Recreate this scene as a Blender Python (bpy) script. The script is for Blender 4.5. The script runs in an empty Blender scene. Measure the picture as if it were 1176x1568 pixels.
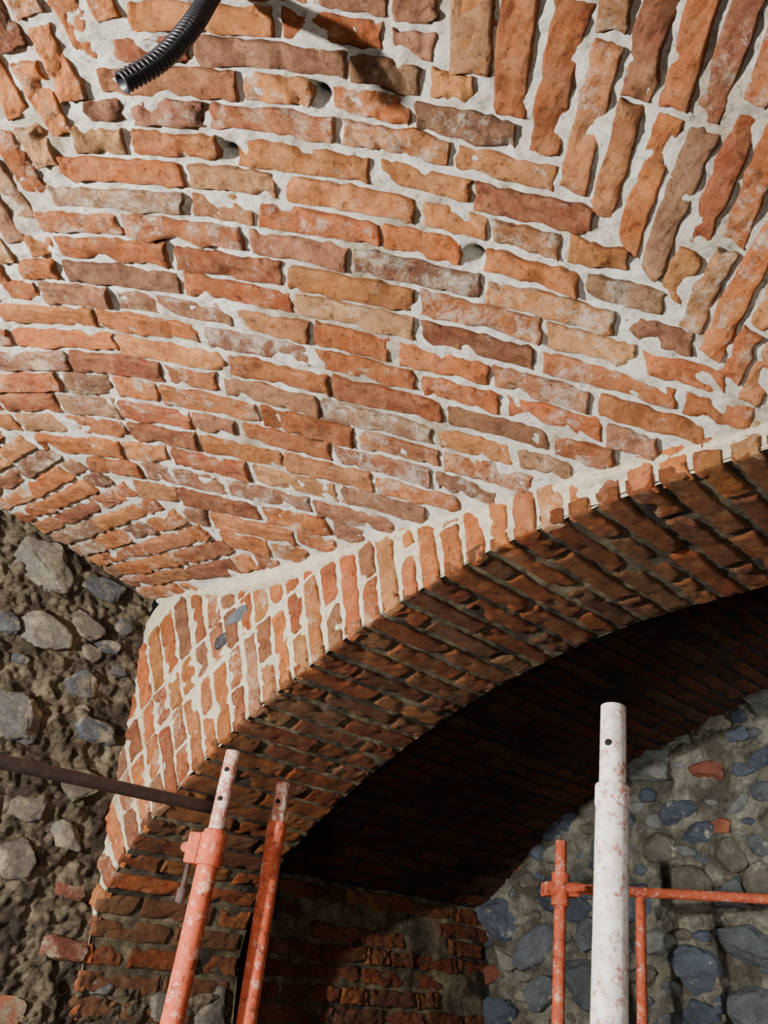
import bpy, bmesh, math, random
import numpy as np
from mathutils import Vector, noise, Matrix

random.seed(7)
CAMZ = 1.6
def cp(x, y, z):            # rotate heading frame -> room frame
    return Vector((.695*x-.719*y, .719*x+.695*y, z+CAMZ))
def srgb(r, g, b):
    f = lambda c: (c/255/12.92) if c/255 <= .04045 else ((c/255+.055)/1.055)**2.4
    return (f(r), f(g), f(b))
def ss(a, b, x):
    t = min(1, max(0, (x-a)/(b-a))); return t*t*(3-2*t)
N = noise.noise
def fr(v, o=4):
    s = 0; a = 1
    for i in range(o):
        s += a*N(v); v = v*2.03+Vector((7.1, 3.3, 1.7)); a *= .55
    return s

# ------------------------------------------------------------ mesh accumulation
class Acc:
    def __init__(s): s.v = []; s.f = []; s.c = []
    def obj(s, name, mat, parent=None, smooth=True):
        me = bpy.data.meshes.new(name)
        me.from_pydata(s.v, [], s.f); me.update()
        if s.c:
            at = me.color_attributes.new('Col', 'FLOAT_COLOR', 'POINT')
            at.data.foreach_set('color', np.array(s.c, dtype=np.float32).ravel())
        if smooth: me.polygons.foreach_set('use_smooth', [True]*len(me.polygons))
        me.materials.append(mat)
        o = bpy.data.objects.new(name, me); bpy.context.scene.collection.objects.link(o)
        if parent: o.parent = parent
        return o
def empty(name):
    o = bpy.data.objects.new(name, None); bpy.context.scene.collection.objects.link(o); o.empty_display_size = .1
    return o

# ------------------------------------------------------------ materials
def newmat(name):
    m = bpy.data.materials.new(name); m.use_nodes = True
    nt = m.node_tree; nt.nodes.clear()
    out = nt.nodes.new('ShaderNodeOutputMaterial'); b = nt.nodes.new('ShaderNodeBsdfPrincipled')
    nt.links.new(b.outputs[0], out.inputs[0]); b.inputs['Roughness'].default_value = .9
    b.inputs['Specular IOR Level'].default_value = .25
    return m, nt, b
class NG:
    def __init__(s, nt):
        s.nt = nt; s.tc = nt.nodes.new('ShaderNodeTexCoord')
    def noise(s, sc, det=5, rough=.6, dist=0):
        n = s.nt.nodes.new('ShaderNodeTexNoise'); n.inputs['Scale'].default_value = sc
        n.inputs['Detail'].default_value = det; n.inputs['Roughness'].default_value = rough
        n.inputs['Distortion'].default_value = dist
        s.nt.links.new(s.tc.outputs['Object'], n.inputs['Vector']); return n.outputs['Fac']
    def ramp(s, src, a, b, ca=(0,0,0), cb=(1,1,1)):
        n = s.nt.nodes.new('ShaderNodeValToRGB'); e = n.color_ramp.elements
        e[0].position = a; e[1].position = b; e[0].color = (*ca, 1); e[1].color = (*cb, 1)
        s.nt.links.new(src, n.inputs[0]); return n.outputs[0]
    def mix(s, fac, a, b, mode='MIX'):
        n = s.nt.nodes.new('ShaderNodeMix'); n.data_type = 'RGBA'; n.blend_type = mode
        for k, v in ((0, fac), (6, a), (7, b)):
            if isinstance(v, (int, float)): n.inputs[k].default_value = v
            elif isinstance(v, tuple): n.inputs[k].default_value = (*v, 1)
            else: s.nt.links.new(v, n.inputs[k])
        return n.outputs[2]
    def math(s, op, a, b=0.0):
        n = s.nt.nodes.new('ShaderNodeMath'); n.operation = op
        for k, v in ((0, a), (1, b)):
            if isinstance(v, (int, float)): n.inputs[k].default_value = v
            else: s.nt.links.new(v, n.inputs[k])
        return n.outputs[0]
    def bump(s, h, strength, dist, prev=None):
        n = s.nt.nodes.new('ShaderNodeBump'); n.inputs['Strength'].default_value = strength
        n.inputs['Distance'].default_value = dist; s.nt.links.new(h, n.inputs['Height'])
        if prev: s.nt.links.new(prev, n.inputs['Normal'])
        return n.outputs[0]
    def attr(s):
        n = s.nt.nodes.new('ShaderNodeAttribute'); n.attribute_name = 'Col'; return n

def mat_brick(name, limecol, tint=(1,1,1), limebias=0.0, dust=srgb(190,152,112), dustamt=.38):
    m, nt, b = newmat(name); g = NG(nt); a = g.attr()
    base = g.mix(1.0, a.outputs['Color'], tint, 'MULTIPLY')
    base = g.mix(g.math('MULTIPLY', g.ramp(g.noise(18, 10, .8), .40, .60), dustamt), base, dust)
    base = g.mix(1.0, base, g.ramp(g.noise(11, 10, .82), .34, .64, (.46,.40,.36), (1.22,1.17,1.12)), 'MULTIPLY')
    base = g.mix(1.0, base, g.ramp(g.noise(75, 8, .8), .36, .47, (.30,.25,.22), (1,1,1)), 'MULTIPLY')
    lm = g.math('ADD', g.noise(17, 14, .84, .2), g.math('MULTIPLY', a.outputs['Alpha'], .13))
    lm = g.ramp(lm, .61+limebias, .72+limebias)
    lm = g.math('MULTIPLY', lm, .68)
    base = g.mix(lm, base, limecol)
    nt.links.new(base, b.inputs['Base Color'])
    b1 = g.bump(g.noise(30, 11, .84), 1.0, .022)
    b2 = g.bump(g.noise(140, 6, .75), .9, .004, b1)
    nt.links.new(b2, b.inputs['Normal'])
    return m
def mat_mortar(name, ca, cb, dirt, dsc=5, bump=1.0, dlo=.42, dhi=.62):
    m, nt, b = newmat(name); g = NG(nt)
    c = g.mix(g.ramp(g.noise(22, 9, .75), .35, .65), ca, cb)
    c = g.mix(g.ramp(g.noise(dsc, 8, .7), dlo, dhi), dirt, c)
    c = g.mix(1.0, c, g.ramp(g.noise(70, 7, .78), .33, .47, (.38,.35,.31), (1,1,1)), 'MULTIPLY')
    nt.links.new(c, b.inputs['Base Color'])
    b1 = g.bump(g.noise(34, 10, .82), bump, .020)
    b2 = g.bump(g.noise(150, 5, .7), .9, .004, b1)
    nt.links.new(b2, b.inputs['Normal']); return m
def mat_stone(name, limecol, lo=.62, hi=.75):
    m, nt, b = newmat(name); g = NG(nt); a = g.attr()
    c = g.mix(1.0, a.outputs['Color'], g.ramp(g.noise(12, 9, .75), .3, .7, (.5,.5,.5), (1.3,1.28,1.25)), 'MULTIPLY')
    c = g.mix(g.ramp(g.noise(13, 12, .82), lo, hi), c, limecol)
    c = g.mix(1.0, c, g.ramp(g.noise(70, 7, .78), .33, .46, (.45,.43,.4), (1,1,1)), 'MULTIPLY')
    nt.links.new(c, b.inputs['Base Color']); b.inputs['Roughness'].default_value = .7
    b1 = g.bump(g.noise(28, 9, .78), 1.0, .014)
    nt.links.new(g.bump(g.noise(120, 4, .7), .7, .003, b1), b.inputs['Normal']); return m
def mat_paint(name, paint, splash, rust, lo=.5, hi=.56, rlo=.56, rhi=.66):
    m, nt, b = newmat(name); g = NG(nt)
    c = g.mix(g.noise(20, 5), paint, tuple(x*.6 for x in paint))
    c = g.mix(g.ramp(g.noise(34, 10, .8), lo, hi), c, splash)
    c = g.mix(g.ramp(g.noise(42, 10, .82), rlo, rhi), c, rust)
    nt.links.new(c, b.inputs['Base Color']); b.inputs['Roughness'].default_value = .6
    nt.links.new(g.bump(g.noise(80, 7, .75), .8, .003), b.inputs['Normal']); return m

LIME = srgb(212,204,186)
M_brick = mat_brick('vault_brick', LIME)
M_archbrick = mat_brick('arch_face_brick', srgb(222,205,178), (1.14,1.02,.90), .01)
M_shadebrick = mat_brick('shade_toned_brick', srgb(150,136,108), (.62,.50,.40), .03, srgb(112,92,62), .55)  # soffit brick, its shade painted in as a darker, browner colour
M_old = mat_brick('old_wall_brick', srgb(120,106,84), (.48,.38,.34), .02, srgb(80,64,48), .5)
M_dark = mat_brick('far_shade_brick', srgb(70,60,52), (.22,.18,.165), .08, srgb(48,40,33), .4)  # far vault brick, near-black tint puts the bay's shade into the colour
M_mortar = mat_mortar('lime_mortar', srgb(234,231,221), srgb(206,197,180), srgb(168,151,126), 5, 1.0, .34, .50)
M_archmortar = mat_mortar('arch_mortar', srgb(234,223,196), srgb(206,192,160), srgb(174,154,122), 4, .8, .3, .45)
M_shademortar = mat_mortar('shade_toned_mortar', srgb(156,142,112), srgb(98,84,64), srgb(50,42,34), 6)  # soffit mortar with shade painted into the colour, reused on far left wall
M_darkmortar = mat_mortar('far_shade_mortar', srgb(60,54,47), srgb(40,35,30), srgb(22,19,17), 6)  # far vault mortar, shade put into its dark colours
M_rubmortar = mat_mortar('rubble_mortar', srgb(158,144,118), srgb(110,98,78), srgb(66,56,45), 8, 1.5)
M_farmortar = mat_mortar('far_wall_mortar', srgb(174,170,152), srgb(130,126,110), srgb(86,81,70), 6, 1.2)
M_stone = mat_stone('rubble_stone', srgb(140,128,106), .50, .60)
M_riverstone = mat_stone('river_stone', srgb(168,164,148), .56, .67)
M_red = mat_paint('red_painted_steel', srgb(198,92,60), srgb(206,158,138), srgb(112,52,36), .54, .60, .53, .60)
M_white = mat_paint('plaster_splashed_steel', srgb(204,194,188), srgb(226,223,220), srgb(158,108,92), .40, .6, .52, .585)
M_pink = mat_paint('worn_pink_steel', srgb(186,122,102), srgb(214,194,184), srgb(126,72,56), .48, .54)
M_steel = mat_paint('grimy_steel', srgb(84,70,66), srgb(104,92,88), srgb(84,52,42), .5, .7)
m, nt, b = newmat('black_plastic'); b.inputs['Base Color'].default_value = (.010,.011,.016,1); b.inputs['Roughness'].default_value = .35
b.inputs['Specular IOR Level'].default_value = .4
M_black = m
m, nt, b = newmat('hole_dark'); b.inputs['Base Color'].default_value = (.01,.008,.007,1); M_hole = m

# ------------------------------------------------------------ generic bricks and grids
US = [0,.02,.06,.12,.19,.27,.35,.43,.5,.58,.66,.74,.82,.89,.94,.98,1]
VS = [0,.07,.22,.41,.6,.78,.93,1]
def add_brick(acc, surf, quad, col, prot=.004, depth=.03, rough=1.0, lime=None, us=US, vs=VS):
    sd = Vector((random.uniform(-50,50), random.uniform(-50,50), random.uniform(-50,50)))
    q = [Vector(p) for p in quad]
    L = (surf(*q[1])[0]-surf(*q[0])[0]).length; Wd = (surf(*q[3])[0]-surf(*q[0])[0]).length
    if L < .015 or Wd < .012: return
    tl = random.uniform(-.003, .003)*rough; tw = random.uniform(-.0025, .0025)*rough
    chips = [(random.random() if random.random()<.6 else random.choice((0,1)), random.choice((0,1)), random.uniform(.012,.035)) for _ in range(random.choice((0,1,1,2,3)))]
    b0 = len(acc.v); nu = len(us); nv = len(vs); rgba = (*col, random.random() if lime is None else lime)
    R = .006
    def pt(u, v, base=False):
        P = (q[0]*(1-u)*(1-v)+q[1]*u*(1-v)+q[2]*u*v+q[3]*(1-u)*v)
        pos, n = surf(P[0], P[1])
        e = min(u*L, (1-u)*L, v*Wd, (1-v)*Wd)
        w = max(0, 1-e/.018)
        k = pos*14+sd
        off = Vector((N(k), N(k+Vector((9,1,4))), N(k+Vector((3,8,2)))))*.005*w*rough
        k2 = pos*60+sd
        off += Vector((N(k2), N(k2+Vector((9,1,4))), N(k2+Vector((3,8,2)))))*.006*w*rough
        t = max(0, 1-e/R)
        h = prot - .0045*t*t + tl*(u-.5)*2+tw*(v-.5)*2
        h += rough*(.0032*N(pos*22+sd)+.0034*N(pos*60+sd)+.0016*N(pos*130+sd))
        pit = N(pos*34-sd)
        if pit > .25: h -= (pit-.25)*.024*rough
        for c in chips:
            d = math.hypot((u-c[0])*L, (v-c[1])*Wd)
            if d < c[2]: h -= .016*(1-d/c[2])
        if base: return pos+off+n*(-depth)
        return pos+off+n*h
    for u in us:
        for v in vs:
            acc.v.append(pt(u, v)); acc.c.append(rgba)
    for i in range(nu-1):
        for j in range(nv-1):
            a = b0+i*nv+j; acc.f.append((a, a+nv, a+nv+1, a+1))
    ring = [(i,0) for i in range(nu)]+[(nu-1,j) for j in range(1,nv)]+[(i,nv-1) for i in range(nu-2,-1,-1)]+[(0,j) for j in range(nv-2,0,-1)]
    r0 = len(acc.v)
    for (i,j) in ring:
        acc.v.append(pt(us[i], vs[j], True)); acc.c.append(rgba)
    for k in range(len(ring)):
        k2 = (k+1) % len(ring)
        a = b0+ring[k][0]*nv+ring[k][1]; b_ = b0+ring[k2][0]*nv+ring[k2][1]
        acc.f.append((a, r0+k, r0+k2, b_))
def grid(acc, surf, ps, qs, hfun, col=None):
    b0 = len(acc.v); n = len(qs)
    for p in ps:
        for q in qs:
            pos, nr = surf(p, q); acc.v.append(pos+nr*hfun(pos))
            if col: acc.c.append(col)
    for i in range(len(ps)-1):
        for j in range(n-1):
            a = b0+i*n+j; acc.f.append((a, a+n, a+n+1, a+1))
def rng(a, b, st):
    k = max(1, int(round((b-a)/st))); return [a+(b-a)*i/k for i in range(k+1)]
PAL = [srgb(198,118,66), srgb(184,104,60), srgb(168,90,54), srgb(202,134,78), srgb(196,144,98), srgb(148,84,58),
       srgb(142,94,74), srgb(188,122,78), srgb(180,98,50), srgb(158,106,80), srgb(194,120,66), srgb(158,116,90), srgb(192,108,56)]
def bcol():
    c = random.choice(PAL); k = random.uniform(.66, 1.08)
    return tuple(min(1, x*k*random.uniform(.95,1.05)) for x in c)

# ------------------------------------------------------------ near vault
def Vz(X, Y):
    E = .832-.245*X-.04*math.exp(-((X+1.8)/.5)**2)
    k = .27+.25*ss(-2.5,-1.4,X)+.36*math.exp(-((X+.25)/.6)**2)
    s = 1.2-Y
    return CAMZ+E+k*s*(1-s/2.4)
def S_vault(X, Y):
    z = Vz(X, Y); d = .004
    n = Vector(((Vz(X+d,Y)-z)/d, (Vz(X,Y+d)-z)/d, -1)).normalized()
    return Vector((X, Y, z)), n
TH = math.radians(35); CT, ST = math.cos(TH), math.sin(TH)
def to_plan(px, py):
    cx, cy = (px-600)/1244, (800-py)/1244
    d = cp(cx, CT-cy*ST, ST+cy*CT-CAMZ); t = 1.0
    for _ in range(60):
        t = .5*t+.5*(Vz(d.x*t, d.y*t)-CAMZ)/d.z
    return d.x*t, d.y*t
def to_img(X, Y):
    z = Vz(X, Y)-CAMZ; x = .695*X+.719*Y; y = -.719*X+.695*Y
    dep = y*CT+z*ST; return 600+1244*x/dep, 800-1244*(z*CT-y*ST)/dep
def linefit(px, swap):
    P = [to_plan(*p) for p in px]
    a = [p[0] for p in P]; b_ = [p[1] for p in P]
    k = np.polyfit(b_, a, 1) if swap else np.polyfit(a, b_, 1)
    return lambda t: float(k[0]*t+k[1])
fold1 = linefit([(705,100),(875,290),(1000,420),(1165,645)], True)
fold2 = linefit([(185,20),(110,200),(70,300),(25,400)], False)
fold3 = linefit([(60,690),(150,740),(230,780),(330,830),(400,880)], True)
# survey of the masonry: course slope / spacing measured at stations, carried to the vault surface
def fit_phi(st, cubic=True, ridge=.02):
    xc, yc = -.9, .6
    def gx(X, Y):
        x, y = X-xc, Y-yc
        r = [1,0,2*x,y,0]+([3*x*x,2*x*y,y*y,0] if cubic else [])
        c = [0,1,0,x,2*y]+([0,x*x,2*x*y,3*y*y] if cubic else [])
        return r, c
    A = []; B = []
    for px, py, m_, sp in st:
        X, Y = to_plan(px, py); d = .003
        a = to_img(X+d, Y); a0 = to_img(X-d, Y); c = to_img(X, Y+d); c0 = to_img(X, Y-d)
        J = np.array([[(a[0]-a0[0]), (c[0]-c0[0])],[(a[1]-a0[1]), (c[1]-c0[1])]])/(2*d)
        gi = np.array([-m_/sp, 1/sp]); gp = J.T@gi; nn = np.linalg.norm(gp)
        r, c_ = gx(X, Y); A += [np.array(r)/nn, np.array(c_)/nn]; B += [gp[0]/nn, gp[1]/nn]
    k = len(A[0])
    for i in range(2, k):
        v = np.zeros(k); v[i] = ridge*(.3 if i < 5 else 1.0)/15; A.append(v); B.append(0)
    co = np.linalg.lstsq(np.array(A), np.array(B), rcond=None)[0]
    def phi(X, Y):
        x, y = X-xc, Y-yc; mm = [x,y,x*x,x*y,y*y]+([x**3,x*x*y,x*y*y,y**3] if cubic else [])
        return float(np.dot(co, mm))
    def grad(X, Y):
        r, c_ = gx(X, Y); return np.array([np.dot(co, r), np.dot(co, c_)])
    return phi, grad
HOLES = [to_plan(500,150), to_plan(357,243), to_plan(738,402), to_plan(312,802)]
def near_hole(X, Y): return any(math.hypot(X-a, Y-b_) < .016 for a, b_ in HOLES)
BX = (-2.55, 1.4); BY = (-1.7, 1.22)
def inb(x, y): return BX[0] <= x <= BX[1] and BY[0] <= y <= BY[1]
ceil = empty('ceiling')
acc = Acc()
def lay(pts, spacing, inside):
    seg = []; segs = []
    for p in pts:
        if inside(*p) and not near_hole(*p): seg.append(p)
        else:
            if len(seg) > 6: segs.append(seg)
            seg = []
    if len(seg) > 6: segs.append(seg)
    for seg in segs:
        P3 = [S_vault(*k)[0] for k in seg]; cum = [0]
        for i in range(1, len(P3)): cum.append(cum[-1]+(P3[i]-P3[i-1]).length)
        xs = [k[0] for k in seg]; ys_ = [k[1] for k in seg]
        tot = cum[-1]; pos = 0; first = True
        while pos < tot-.03:
            Lb = random.choice((.27,.26,.25,.25,.24,.13,.12,.20,.17,.23))
            if first: Lb *= random.uniform(.4,1); first = False
            if tot-pos-Lb < .06: Lb = tot-pos
            a, b_ = pos, min(tot, pos+Lb); pos = b_+random.uniform(.009,.020)
            A = Vector((np.interp(a,cum,xs), np.interp(a,cum,ys_))); B = Vector((np.interp(b_,cum,xs), np.interp(b_,cum,ys_))); D = (B-A)
            if D.length < .02: continue
            D.normalize(); Pp = Vector((-D.y, D.x))
            wa = spacing(*A)*random.uniform(.71,.86)/2; wb = spacing(*B)*random.uniform(.71,.86)/2
            sh = Pp*random.uniform(-.002,.002)
            add_brick(acc, S_vault, (A-Pp*wa+sh, B-Pp*wb+sh, B+Pp*wb+sh, A+Pp*wa+sh), bcol(), prot=random.uniform(-.001,.008), rough=1.1)
def courses(phi, grad, seeds, inside):
    levels = {}
    for s0 in seeds:
        for sg in (1, -1):
            p = np.array(s0, float)
            last = phi(*p)
            for _ in range(1500):
                g = grad(*p); n = np.linalg.norm(g)
                if n < 3 or n > 60: break
                p = p+sg*.004*g/n; v = phi(*p)
                if not inb(*p): break
                if math.floor(v) != math.floor(last):
                    levels.setdefault(max(math.floor(v), math.floor(last)), p.copy())
                last = v
    for lv, p0 in levels.items():
        half = []
        for sg in (1, -1):
            p = p0.copy(); out = []
            for _ in range(900):
                g = grad(*p); n = np.linalg.norm(g)
                if n < 3 or n > 60: break
                p = p-(phi(*p)-lv)*g/n**2
                if not inb(*p): break
                out.append((float(p[0]), float(p[1])))
                p = p+sg*.006*np.array([-g[1], g[0]])/n
            half.append(out)
        pts = half[1][::-1]+half[0][1:]
        lay(pts, lambda X, Y: min(.085, max(.03, 1/np.linalg.norm(grad(X, Y)))), inside)
ST1 = [(150,250,.02,42),(150,400,.06,41),(150,500,.08,38),(150,640,.12,33),(350,250,.09,46),(350,400,.13,42),(350,560,.18,37),(350,700,.2,31),
       (500,150,.15,55),(500,300,.19,47),(500,480,.2,41),(500,600,.22,36),(500,750,.28,29),(700,200,.22,55),(700,300,.25,50),(700,500,.24,43),
       (700,650,.28,38),(700,760,.32,32),(900,380,.27,50),(900,500,.24,47),(900,600,.25,43),(900,680,.3,39),(1050,600,.27,45),(300,800,.25,26)]
phi, grad = fit_phi(ST1)
courses(phi, grad, [(-.6,.8),(-1.0,.6),(-1.6,.8),(-1.9,.6),(-.5,1.1)], lambda X, Y: X > fold3(Y)+.008 and X < fold1(Y)-.004 and Y > fold2(X)+.010 and X > -2.5 and Y < 1.185)
def ver(px, py, m_, sh): return (px, py, m_, sh*abs(m_))
ST2 = [ver(700,60,-20,78),ver(860,100,-6.5,74),ver(1000,150,-4,66),ver(1050,350,-2.3,56),ver(1150,200,-2.6,60),ver(1100,500,-2.2,50),ver(1180,450,-1.9,50)]
phi, grad = fit_phi(ST2, False, .3)
courses(phi, grad, [(-.2,.8),(0,1.0),(.3,.6),(.6,.8),(-.3,.4),(1,.3)], lambda X, Y: X > fold1(Y)+.004 and X < 1.35 and Y < 1.185 and Y > .06)
def straight(angdeg, inside, pitch=.06):
    a = math.radians(angdeg); d = Vector((math.cos(a), math.sin(a))); p = Vector((-d.y, d.x)); O = Vector((-.6,0))
    n = -3.2
    while n < 3.2:
        lay([tuple(O+d*t+p*n) for t in np.arange(-3.5,3.5,.006)], lambda X, Y: pitch, inside); n += pitch
phi, grad = fit_phi([ver(80,150,1.8,52), ver(30,250,1.6,48), ver(130,60,2.0,56)], False, 3)
g = grad(*to_plan(80,150)); a3 = math.degrees(math.atan2(g[0], -g[1])); p3 = float(min(.075,max(.045,1/np.linalg.norm(g))))
straight(a3, lambda X, Y: X < fold1(Y) and X > -2.48 and Y < fold2(X)-.006 and Y > -1.65, p3)
phi, grad = fit_phi([(260,850,-.45,34),(100,760,-.36,34)], False, 3)
g = grad(*to_plan(200,800)); a5 = math.degrees(math.atan2(g[0], -g[1])); p5 = float(min(.075,max(.045,1/np.linalg.norm(g))))
straight(a5, lambda X, Y: X < fold3(Y)-.008 and X > -2.49 and Y < 1.185 and Y > fold2(X)+.012, p5)
straight(60, lambda X, Y: X > fold1(Y) and X < 1.35 and Y < .05 and Y > -1.65)
acc.obj('vault_bricks', M_brick, ceil)
acc = Acc()
def hm(p):
    h = -.0085+.007*N(p*7)+.007*N(p*22)+.005*N(p*55)
    for a, b_ in HOLES:
        d = math.hypot(p.x-a, p.y-b_)
        if d < .05: h -= .09*math.exp(-(d/.012)**2)
    return h
grid(acc, S_vault, rng(-2.56,1.4,.0085), rng(-.45,1.2,.0085), hm)
grid(acc, S_vault, rng(-2.56,1.4,.02), rng(-1.7,-.45,.02), hm)
acc.obj('vault_mortar', M_mortar, ceil)

# ------------------------------------------------------------ arch
cpts = [(-2.50,-.25),(-2.50,0),(-2.495,.18),(-2.465,.36),(-2.36,.51),(-2.14,.645),(-1.82,.775),(-1.4,.885),(-.95,.932),(-.55,.905),(-.1,.82),(.35,.68),(.8,.45),(1.1,.2),(1.25,-.1),(1.3,-.4)]
def catmull(P, n=30):
    out = []
    for i in range(1, len(P)-2):
        p0,p1,p2,p3 = [np.array(P[k]) for k in (i-1,i,i+1,i+2)]
        for k in range(n):
            t = k/n
            out.append(.5*((2*p1)+(-p0+p2)*t+(2*p0-5*p1+4*p2-p3)*t*t+(-p0+3*p1-3*p2+p3)*t**3))
    return np.array(out)
CV = catmull(cpts); CS = np.concatenate([[0], np.cumsum(np.linalg.norm(np.diff(CV,axis=0),axis=1))]); CL = CS[-1]
def C(s):
    s = min(max(s,0),CL)
    return np.array((np.interp(s,CS,CV[:,0]), np.interp(s,CS,CV[:,1])))
def Tn(s):
    d = C(s+.03)-C(s-.03); d = d/np.linalg.norm(d); return d, np.array((-d[1], d[0]))
YA, YB = 1.2, 1.74
def S_intr(s, y):
    c = C(s); t, n = Tn(s)
    return Vector((c[0], y, c[1]+CAMZ)), Vector((-n[0], 0, -n[1]))
def S_face(s, r):
    c = C(s); t, n = Tn(s); p = c+n*r
    return Vector((p[0], YA, p[1]+CAMZ)), Vector((0,-1,0))
arch = empty('brick_arch')
accF = Acc(); accI = Acc(); pit = .068
s = .14; i = 0
while s < CL-.1:
    w = (pit-.018)/2*random.uniform(.9,1.08)
    long_ = i % 2 == 0
    r1 = random.choice((.25,.26,.27)) if long_ else random.choice((.13,.12,.125))
    sk = random.uniform(-.005,.005)
    def qf(ra, rb): return ((s-w, ra), (s-w+sk, rb), (s+w+sk, rb), (s+w, ra))
    add_brick(accF, S_face, qf(.001, r1), bcol(), prot=random.uniform(.001,.007), depth=.02, rough=.85)
    if r1 < .2: add_brick(accF, S_face, qf(r1+.014, .27), bcol(), prot=random.uniform(.001,.006), depth=.02, rough=.85)
    add_brick(accF, S_face, qf(.285, .42), bcol(), prot=random.uniform(.000,.006), depth=.02, rough=.9)
    add_brick(accF, S_face, qf(.435, .70), bcol(), prot=random.uniform(.000,.006), depth=.02, rough=.9)
    ycuts = [YA-.002, YA+.27, YB] if not long_ else [YA-.002, YA+.13, YA+.40, YB]
    w2 = w*1.0
    low = C(s)[1] < .22
    for k in range(len(ycuts)-1):
        ya = ycuts[k]+(0 if k == 0 else random.uniform(.006,.014)); yb = ycuts[k+1]-(random.uniform(.006,.014) if k < len(ycuts)-2 else random.uniform(0,.02))
        if random.random() < (.30 if low else .02): continue
        add_brick(accI, S_intr, ((s-w2, ya),(s-w2, yb),(s+w2, yb),(s+w2, ya)), bcol(), prot=random.uniform(-.001,.004)-(.002 if low else 0), depth=.03, rough=1.2 if low else .65)
    s += pit; i += 1
accF.obj('voussoir_bricks', M_archbrick, arch)
accI.obj('soffit_bricks', M_shadebrick, arch)
acc = Acc()
grid(acc, S_face, rng(0,CL,.011), rng(.004,.8,.011), lambda p: -.004+.005*N(p*10)+.005*N(p*33))
acc.obj('face_mortar', M_archmortar, arch)
acc = Acc()
grid(acc, S_intr, rng(0,CL,.010), rng(YA,YB,.010), lambda p: -.007+.004*N(p*9)+.004*N(p*33))
grid(acc, lambda s_, r: (Vector((C(s_)[0]+Tn(s_)[1][0]*r, YB, C(s_)[1]+Tn(s_)[1][1]*r+CAMZ)), Vector((0,1,0))), rng(0,CL,.05), rng(.006,.8,.1), lambda p: .0)
acc.obj('soffit_mortar', M_shademortar, arch)
acc = Acc(); n = 10; X = -2.45; rings = 0
while X < 1.3:
    c = Vector((X, YA+.012, Vz(X, 1.2)+.004)); r0 = len(acc.v)
    for k in range(n):
        a = 2*math.pi*k/n; d = Vector((0, math.cos(a), math.sin(a)))
        rr = .018+.012*N(Vector((X*7,1,2)))+.010*N((c+d*.02)*28)+.024*ss(-1.1,-1.8,X)*(1-ss(-1.95,-2.2,X))
        acc.v.append(c+d*rr)
    if rings:
        for k in range(n): acc.f.append((r0-n+k, r0+k, r0+(k+1)%n, r0-n+(k+1)%n))
    rings += 1; X += .01
acc.obj('cement_fillet', M_archmortar, arch)

# ------------------------------------------------------------ rubble walls
def plane(o, pd, qd, nr):
    o, pd, qd, nr = map(Vector, (o, pd, qd, nr))
    return lambda p, q: (o+pd*p+qd*q, nr.copy())
def ico(sub):
    bm = bmesh.new(); bmesh.ops.create_icosphere(bm, subdivisions=sub, radius=1)
    v = [x.co.copy() for x in bm.verts]; f = [[w.index for w in x.verts] for x in bm.faces]; bm.free(); return v, f
IC3, IC2, IC1 = ico(5), ico(4), ico(3)
def rdir():
    while True:
        v = Vector([random.uniform(-1,1) for _ in range(3)])
        if .1 < v.length < 1: return v.normalized()
def add_stone(acc, surf, p, q, ra, rb, rc, col, sink=.4, boxy=.5, ang=None, rough=1.0, flat=(.5,.75)):
    pos, n = surf(p, q); e1 = (surf(p+.01,q)[0]-pos).normalized(); e2 = n.cross(e1)
    a = random.uniform(0, math.pi) if ang is None else ang; ca, sa = math.cos(a), math.sin(a)
    t1 = e1*ca+e2*sa; t2 = e2*ca-e1*sa
    sd = Vector([random.uniform(-40,40) for _ in range(3)])
    R = max(ra, rb); V, F = IC3 if R > .10 else (IC2 if R > .045 else IC1)
    b0 = len(acc.v); pw = 1-boxy*.5; rgba = (*col, random.random())
    cuts = [(rdir(), random.uniform(.55,.85)) for _ in range(9)]
    cuts.append((Vector((random.uniform(-.25,.25),random.uniform(-.25,.25),1)).normalized(), random.uniform(*flat)))
    for v in V:
        w = Vector([math.copysign(abs(x)**pw, x) for x in v])
        for d, c in cuts:
            k = w.dot(d)-c
            if k > 0: w = w-d*k*.92
        k = 1+.18*N(v*1.3+sd)+.10*N(v*3+sd)+rough*(.05*N(v*8+sd)+.03*N(v*18+sd))
        w = w*k
        acc.v.append(pos+t1*(w.x*ra)+t2*(w.y*rb)+n*(w.z*rc-rc*sink)); acc.c.append(rgba)
    for f in F: acc.f.append(tuple(b0+x for x in f))
acc = Acc()
S_fx = plane((0,YA,CAMZ),(1,0,0),(0,0,1),(0,-1,0))
add_stone(acc, S_fx, -1.895, 1.145, .062, .026, .02, srgb(100,106,112), .1, .2, 0)
add_stone(acc, S_fx, -1.96, 1.085, .040, .024, .02, srgb(62,62,66), .1, .2, 0)
acc.obj('face_pebbles', M_riverstone, arch)
def scatter(p0,p1,q0,q1,sizes,ok=lambda p,q:True, pack=.86, pre=()):
    out = list(pre)
    for r, tries in sizes:
        for _ in range(tries):
            rr = r*random.uniform(.85,1.15); p = random.uniform(p0,p1); q = random.uniform(q0,q1)
            if not ok(p,q): continue
            if all(math.hypot(p-a, q-b_) > pack*(rr+c) for a,b_,c in out): out.append((p,q,rr))
    return out
GREYS = [srgb(92,91,89), srgb(78,81,84), srgb(104,100,92), srgb(70,74,79), srgb(96,89,80), srgb(108,101,89)]
REDS = [srgb(132,72,54), srgb(116,66,52), srgb(140,84,60)]
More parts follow.
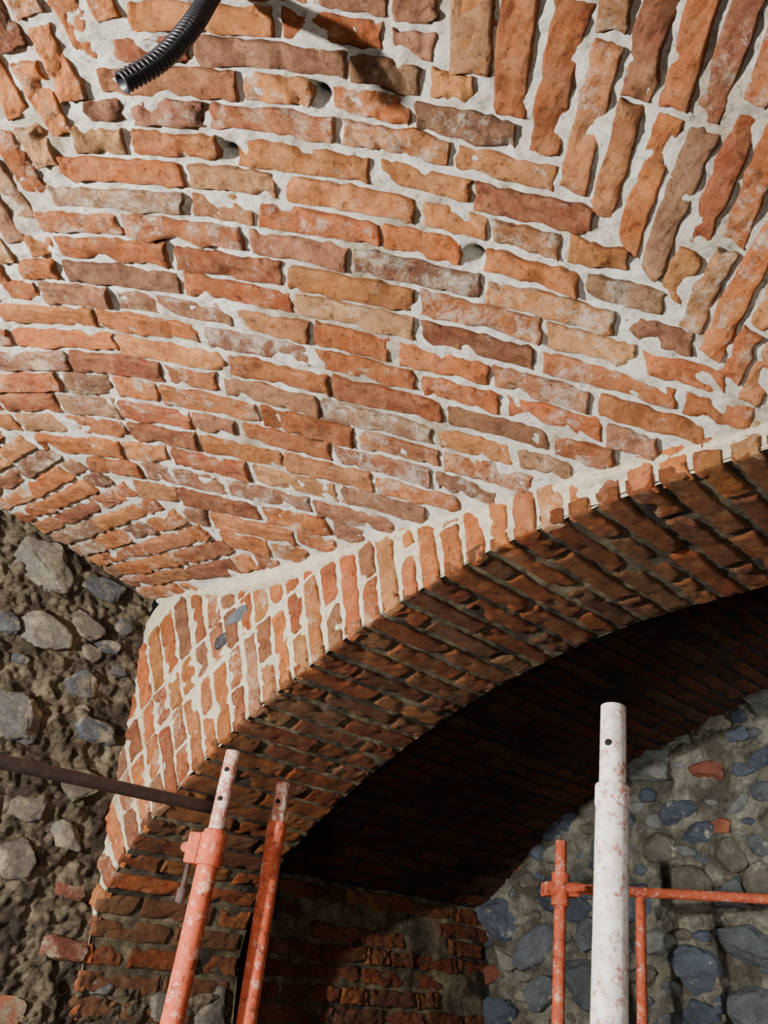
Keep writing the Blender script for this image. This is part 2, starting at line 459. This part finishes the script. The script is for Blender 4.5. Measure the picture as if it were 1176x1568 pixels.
def hr(amp):
    def f(p):
        return amp*(.75*fr(p*4.5,2)+.5*N(p*12)+.5*N(p*26)+.5*N(p*52)+.22*N(p*105)-1.8*max(0,N(p*15+Vector((3,3,3)))-.22)-.9*max(0,N(p*34)-.25))
    return f
wl = empty('wall_left')
S_wl = plane((-2.5,0,0),(0,1,0),(0,0,1),(1,0,0))
acc = Acc()
zs = rng(0,1.3,.06)[:-1]+rng(1.3,3.5,.008)
h_ = hr(.026)
grid(acc, S_wl, rng(-1.72,.3,.03)[:-1]+rng(.3,1.21,.008), zs, h_)
grid(acc, S_wl, rng(1.21,1.76,.008), [z for z in zs if z < 1.80], h_)
acc.obj('rubble_mortar', M_rubmortar, wl)
acc = Acc()
okl = lambda y, z: (y < 1.15 or z < 1.80) and z < 3.30
pre = [(.80,3.03,.105),(.98,2.86,.06),(.72,2.78,.05),(1.02,2.66,.055),(.80,2.48,.10),(1.08,2.33,.06),(.95,2.1,.07)]
for (y,z,r) in scatter(-1.6,1.72,1.0,3.3, ((.10,90),(.075,300),(.05,450),(.034,400),(.022,200)), okl, 1.0, pre):
    red = random.random() < (.6 if z < 2.3 else .05)
    big = (y,z,r) in pre
    if big: red = False
    col = random.choice(REDS if red else GREYS); el = 1.2 if big else random.uniform(1.0,1.8)
    if red: r = min(r,.055); el = 2.2
    add_stone(acc, S_wl, y, z, r*el**.5, r/el**.5, r*(.6 if big else .75), col, random.uniform(0,.15) if not big else .0, .8 if red else .4, random.uniform(-.3,.3), 1.0, (.4,.6))
acc.obj('rubble_stones', M_stone, wl)

XL, YF = -2.7, 3.27
def z2(X): return CAMZ+1.28-(3.4-math.sqrt(max(.1, 3.4**2-(X+.7)**2)))
wlf = empty('wall_left_far')
S_wlf = plane((XL,0,0),(0,1,0),(0,0,1),(1,0,0))
acc = Acc(); accm = Acc(); z = .9; i = 0
while z < z2(XL)-.03:
    y = YB-.12*(i % 2)-random.uniform(0,.05)
    while y < YF-.03:
        e = min(y+random.choice((.25,.22,.13,.25)), YF)
        if random.random() < .88:
            jz = random.uniform(-.005,.005)
            add_brick(acc, S_wlf, ((y,z+jz),(e,z-jz),(e,z+.054-jz),(y,z+.054+jz)), bcol(), prot=random.uniform(-.002,.014), rough=1.5)
        y = e+random.uniform(.012,.024)
    z += .070; i += 1
acc.obj('old_bricks', M_old, wlf)
grid(accm, S_wlf, rng(YB-.1,YF,.014), rng(0,z2(XL)+.05,.02), lambda p: -.006+.010*fr(p*8,3))
grid(accm, plane((0,YB,0),(1,0,0),(0,0,1),(0,1,0)), rng(XL,-2.49,.05), rng(0,2.6,.1), lambda p: 0)
accm.obj('old_mortar', M_shademortar, wlf)

cf = empty('ceiling_far')
def S_v2(X, Y):
    d = .01; n = Vector(((z2(X+d)-z2(X))/d, 0, -1)).normalized(); return Vector((X,Y,z2(X))), n
acc = Acc(); X = XL+.01; i = 0
while X < 1.2:
    w = .05/math.sqrt(1+((z2(X+.01)-z2(X))/.01)**2)
    y = YB-.14*(i % 2)
    while y < YF-.03:
        e = min(y+.25, YF)
        add_brick(acc, S_v2, ((X,y),(X,e),(X+w,e),(X+w,y)), bcol(), prot=random.uniform(-.002,.006), us=US[::2], vs=[0,.1,.5,.9,1])
        y = e+.013
    X += w*1.27; i += 1
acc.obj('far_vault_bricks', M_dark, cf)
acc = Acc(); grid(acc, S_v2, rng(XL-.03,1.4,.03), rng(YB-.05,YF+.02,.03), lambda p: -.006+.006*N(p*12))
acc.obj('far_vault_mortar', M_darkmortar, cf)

wf = empty('wall_far')
S_wf = plane((0,YF,0),(1,0,0),(0,0,1),(0,-1,0))
acc = Acc(); grid(acc, S_wf, rng(XL,.2,.012)+rng(.25,1.4,.06), rng(0,1.3,.06)[:-1]+rng(1.3,2.95,.012), hr(.018))
acc.obj('stone_wall_mortar', M_farmortar, wf)
acc = Acc()
BL = [srgb(78,85,96), srgb(90,95,100), srgb(108,109,106), srgb(66,73,84), srgb(122,117,106), srgb(96,89,79), srgb(80,85,88)]
for (x,z,r) in scatter(XL,.4,1.1,2.95, ((.115,50),(.09,200),(.065,600),(.048,1400),(.034,1500),(.024,1000)), lambda x,z: z < z2(x)+.02, .90):
    red = random.random() < .04; el = random.uniform(1.2,2.2)
    if red: r = min(r,.06)
    add_stone(acc, S_wf, x, z, r*el**.5, r/el**.5, r*.8, random.choice(REDS if red else BL), random.uniform(.0,.25), .3, random.uniform(-.5,.5), .7, (.6,.8))
acc.obj('river_stones', M_riverstone, wf)

for nm, sf, ps, qs in (('wall_right', plane((1.38,0,0),(0,1,0),(0,0,1),(-1,0,0)), rng(-1.7,YF,.04), rng(0,3.2,.04)),
                       ('wall_back', plane((0,-1.68,0),(1,0,0),(0,0,1),(0,1,0)), rng(-2.52,1.4,.04), rng(0,3.2,.04))):
    acc = Acc(); grid(acc, sf, ps, qs, hr(.02)); acc.obj(nm, M_rubmortar)
acc = Acc(); grid(acc, plane((0,0,0),(1,0,0),(0,1,0),(0,0,1)), rng(XL,1.4,.05), rng(-1.7,YF,.05), lambda p: .01*N(p*6))
acc.obj('floor', M_rubmortar)

# ------------------------------------------------------------ steel props
def frame(d):
    d = d.normalized(); u = d.cross(Vector((.3,.9,.1))).normalized(); return d, u, d.cross(u)
def sweep(acc, prof, p0, d, seg=28):
    d, u, w = frame(d); b0 = len(acc.v)
    for (t, r) in prof:
        for k in range(seg):
            a = 2*math.pi*k/seg; acc.v.append(p0+d*t+(u*math.cos(a)+w*math.sin(a))*r)
    for i in range(len(prof)-1):
        for k in range(seg):
            a = b0+i*seg+k; b_ = b0+i*seg+(k+1)%seg; acc.f.append((a, b_, b_+seg, a+seg))
def tube(acc, p0, p1, r, th=.004, seg=28):
    L = (p1-p0).length; e = .0012
    pr = [(.2, r-th), (.02, r-th), (0, r-th), (0, r-e), (e, r)]
    k = 1
    while k*.1 < L-.02: pr.append((k*.1, r*(1+.006*N(Vector((k*3.3,0,r*99)))))); k += 1
    pr += [(L-e, r), (L, r-e), (L, r-th), (L-.25, r-th)]
    sweep(acc, pr, p0, p1-p0, seg)
def prop(name, top, low, rin, rout, inner_len, mat_in, mat_out, holes=(.06,)):
    P = empty(name); d = (low-top).normalized(); Lt = (top.z-.012)/(-d.z); foot = top+d*Lt
    a = Acc(); tube(a, top, top+d*(inner_len+.35), rin); a.obj('inner_tube', mat_in, P)
    a = Acc(); tube(a, top+d*inner_len, foot, rout)
    sweep(a, [(0,rout*.98),(0,rout+.001),(.003,rout+.0015),(.03,rout+.0015),(.034,rout+.001),(.034,rout*.98)], top+d*(inner_len+.0), d)
    a.obj('outer_tube', mat_out, P)
    a = Acc(); s_ = .07
    for zz in (.002,.012):
        for sx, sy in ((-1,-1),(1,-1),(1,1),(-1,1)): a.v.append(Vector((foot.x+sx*s_, foot.y+sy*s_, zz)))
    a.f += [(0,3,2,1),(4,5,6,7)]+[(k,(k+1)%4,4+(k+1)%4,4+k) for k in range(4)]
    a.obj('base_plate', mat_out, P, False)
    a = Acc()
    view = (Vector((0,0,CAMZ))-top).normalized()
    for h in holes:
        c = top+d*h; n = (view-d*view.dot(d)).normalized()
        n = (Matrix.Rotation(math.radians(22), 3, d) @ n)
        rr = rin if h < inner_len else rout
        sweep(a, [(0,.0001),(0,.0062),(-.01,.0062)], c+n*(rr+.0006), n, 20)
    a.obj('pin_holes', M_hole, P)
    return P
p1t = cp(-.378,1.984,.654); p1b = cp(-.441,1.984,.115)
P1 = prop('steel_prop', p1t, p1b, .0185, .0245, .19, M_pink, M_red, (.05,.12))
p2t = cp(-.265,2.13,.617); p2b = cp(-.307,2.13,.123)
P2 = prop('steel_prop', p2t, p2b, .0185, .0235, .10, M_pink, M_red, (.05,))
pwt = cp(.418,1.391,.541); pwb = cp(.336,1.391,.081)
P3 = prop('steel_prop', pwt, pwb, .0225, .0275, .145, M_white, M_white, (.075,))
def box(acc, c, ax, ay, az, bev=.15):
    bm = bmesh.new(); bmesh.ops.create_cube(bm, size=2)
    bmesh.ops.bevel(bm, geom=bm.edges[:], offset=bev, segments=2, affect='EDGES', profile=.6)
    b0 = len(acc.v)
    for v in bm.verts: acc.v.append(c+ax*v.co.x+ay*v.co.y+az*v.co.z)
    for f in bm.faces: acc.f.append(tuple(b0+w.index for w in f.verts))
    bm.free()
d1, u1, w1 = frame(p1b-p1t); side = cp(-1,0,0)-cp(0,0,0); side = (side-d1*side.dot(d1)).normalized(); fw = d1.cross(side)
cc = p1t+d1*.235
a = Acc()
sweep(a, [(-.035,.024),(-.035,.031),(.035,.031),(.035,.024)], cc, d1)
box(a, cc+side*.042, side*.014, fw*.016, d1*.034)
sweep(a, [(-.008,.0001),(-.008,.011),(.008,.011),(.008,.0001)], cc+side*.060, fw)
a.obj('coupler', M_red, P1, False)
a = Acc()
sweep(a, [(0,.0001),(0,.006),(.055,.006),(.058,.011),(.085,.011),(.09,.0001)], cc+side*.045+d1*.03, d1, 14)
a.obj('locking_pin', M_steel, P1)
R = empty('scaffold_tube'); ra = cp(-.425,2.045,.533); rb = cp(-.771,1.598,.507); rdr = (rb-ra).normalized()
a = Acc(); tube(a, ra, ra+rdr*1.05, .0145); a.obj('rod', M_steel, R)

FR = empty('scaffold_frame')
ft = cp(.612,2.906,.646); fb = cp(.542,2.906,.168); fd = (fb-ft).normalized()
a = Acc(); tube(a, ft, ft+fd*((ft.z-.01)/-fd.z), .0195)
ck = ft+fd*.155
bs = cp(.652,2.906,.495); be = cp(1.42,3.086,.490); bd = (be-bs).normalized()
tube(a, bs-bd*.1, be, .0165)
l2 = cp(.871,2.962,.49); l2b = cp(.818,2.962,.172); ld = (l2b-l2).normalized()
tube(a, l2, l2+ld*((l2.z-.01)/-ld.z), .0165)
a.obj('frame_tubes', M_red, FR)
a = Acc(); sweep(a, [(-.05,.019),(-.05,.029),(.05,.029),(.05,.019)], ck, fd)
sd_ = bd; box(a, ck, sd_*.062, fd.cross(sd_).normalized()*.02, fd*.022)
sweep(a, [(-.07,.0001),(-.07,.011),(.07,.011),(.07,.0001)], ck+sd_*.045, fd.cross(sd_).normalized(), 12)
a.obj('frame_coupler', M_red, FR, False)

# ------------------------------------------------------------ corrugated conduit
def ray(px, py, t):
    cx, cy = (px-600)/1244, (800-py)/1244
    return cp(cx*t, (CT-cy*ST)*t, (ST+cy*CT)*t)
ex, ey = to_plan(352,-45); E3 = Vector((ex, ey, Vz(ex, ey)))
cps = [ray(180,136,1.14), ray(190,130,1.15), ray(250,94,1.17), ray(297,44,1.20), ray(325,0,1.25), E3, E3+Vector((0,0,.08)), E3+Vector((0,0,.12))]
def cat3(P, n):
    o = []
    for i in range(1,len(P)-2):
        p0,p1_,p2_,p3 = P[i-1:i+3]
        for k in range(n):
            t = k/n; o.append(.5*((2*p1_)+(-p0+p2_)*t+(2*p0-5*p1_+4*p2_-p3)*t*t+(-p0+3*p1_-3*p2_+p3)*t**3))
    return o
raw = cat3(cps, 60); cl = [0]
for i in range(1,len(raw)): cl.append(cl[-1]+(raw[i]-raw[i-1]).length)
TL = cl[-1]; arr = np.array([list(v) for v in raw]); acc = Acc(); st = .0012; sN = int(TL/st); seg = 20; rows = 0
def P_(s_): return Vector([float(np.interp(s_, cl, arr[:,k])) for k in range(3)])
def ringat(s_, r):
    global rows
    p = P_(s_); t = (P_(min(TL,s_+.004))-P_(max(0,s_-.004))).normalized(); u = t.cross(Vector((.5,.8,.1))).normalized(); w = t.cross(u)
    b0 = len(acc.v)
    for k in range(seg):
        a_ = 2*math.pi*k/seg; acc.v.append(p+(u*math.cos(a_)+w*math.sin(a_))*r)
    if rows:
        for k in range(seg): acc.f.append((b0-seg+k, b0-seg+(k+1)%seg, b0+(k+1)%seg, b0+k))
    rows += 1
ringat(.06,.012); ringat(.0,.012)
for i in range(sN): ringat(i*st, .0150+.0019*math.sin(i*st/.0075*2*math.pi))
acc.obj('corrugated_conduit', M_black)

# ------------------------------------------------------------ lights, world, camera
def spot(name, loc, tgt, W, ang, blend, col, rad):
    l = bpy.data.lights.new(name, 'SPOT'); l.energy = W; l.spot_size = math.radians(ang); l.spot_blend = blend; l.color = col; l.shadow_soft_size = rad
    o = bpy.data.objects.new(name, l); bpy.context.scene.collection.objects.link(o); o.location = loc
    o.rotation_euler = (Vector(tgt)-Vector(loc)).to_track_quat('-Z','Y').to_euler(); return o
spot('work_light', (-1.4,-1.3,CAMZ+.40), (-.9,.6,CAMZ+1.3), 860, 150, .6, (1.0,.975,.93), .035)
spot('fill_light_low', (.5,-1.0,CAMZ-.5), (-1.9,1.3,CAMZ+.4), 190, 90, .9, (1.0,.96,.90), .2)  # added fill on the camera side for arch and left wall, no actual lamp
spot('work_light_far', (.55,1.9,CAMZ+.0), (-.65,3.2,CAMZ+.60), 170, 58, 1.0, (.97,1,.99), .08)
w = bpy.data.worlds.new('World'); bpy.context.scene.world = w; w.use_nodes = True
w.node_tree.nodes['Background'].inputs[0].default_value = (.6,.7,.8,1); w.node_tree.nodes['Background'].inputs[1].default_value = .02

cam = bpy.data.cameras.new('camera'); co = bpy.data.objects.new('camera', cam); bpy.context.scene.collection.objects.link(co)
cam.sensor_fit = 'VERTICAL'; cam.sensor_height = 36; cam.sensor_width = 27; cam.lens = 28; cam.clip_start = .02
co.location = (0,0,CAMZ)
f = cp(0, CT, ST-CAMZ)
co.rotation_euler = f.to_track_quat('-Z','Y').to_euler()
bpy.context.scene.camera = co
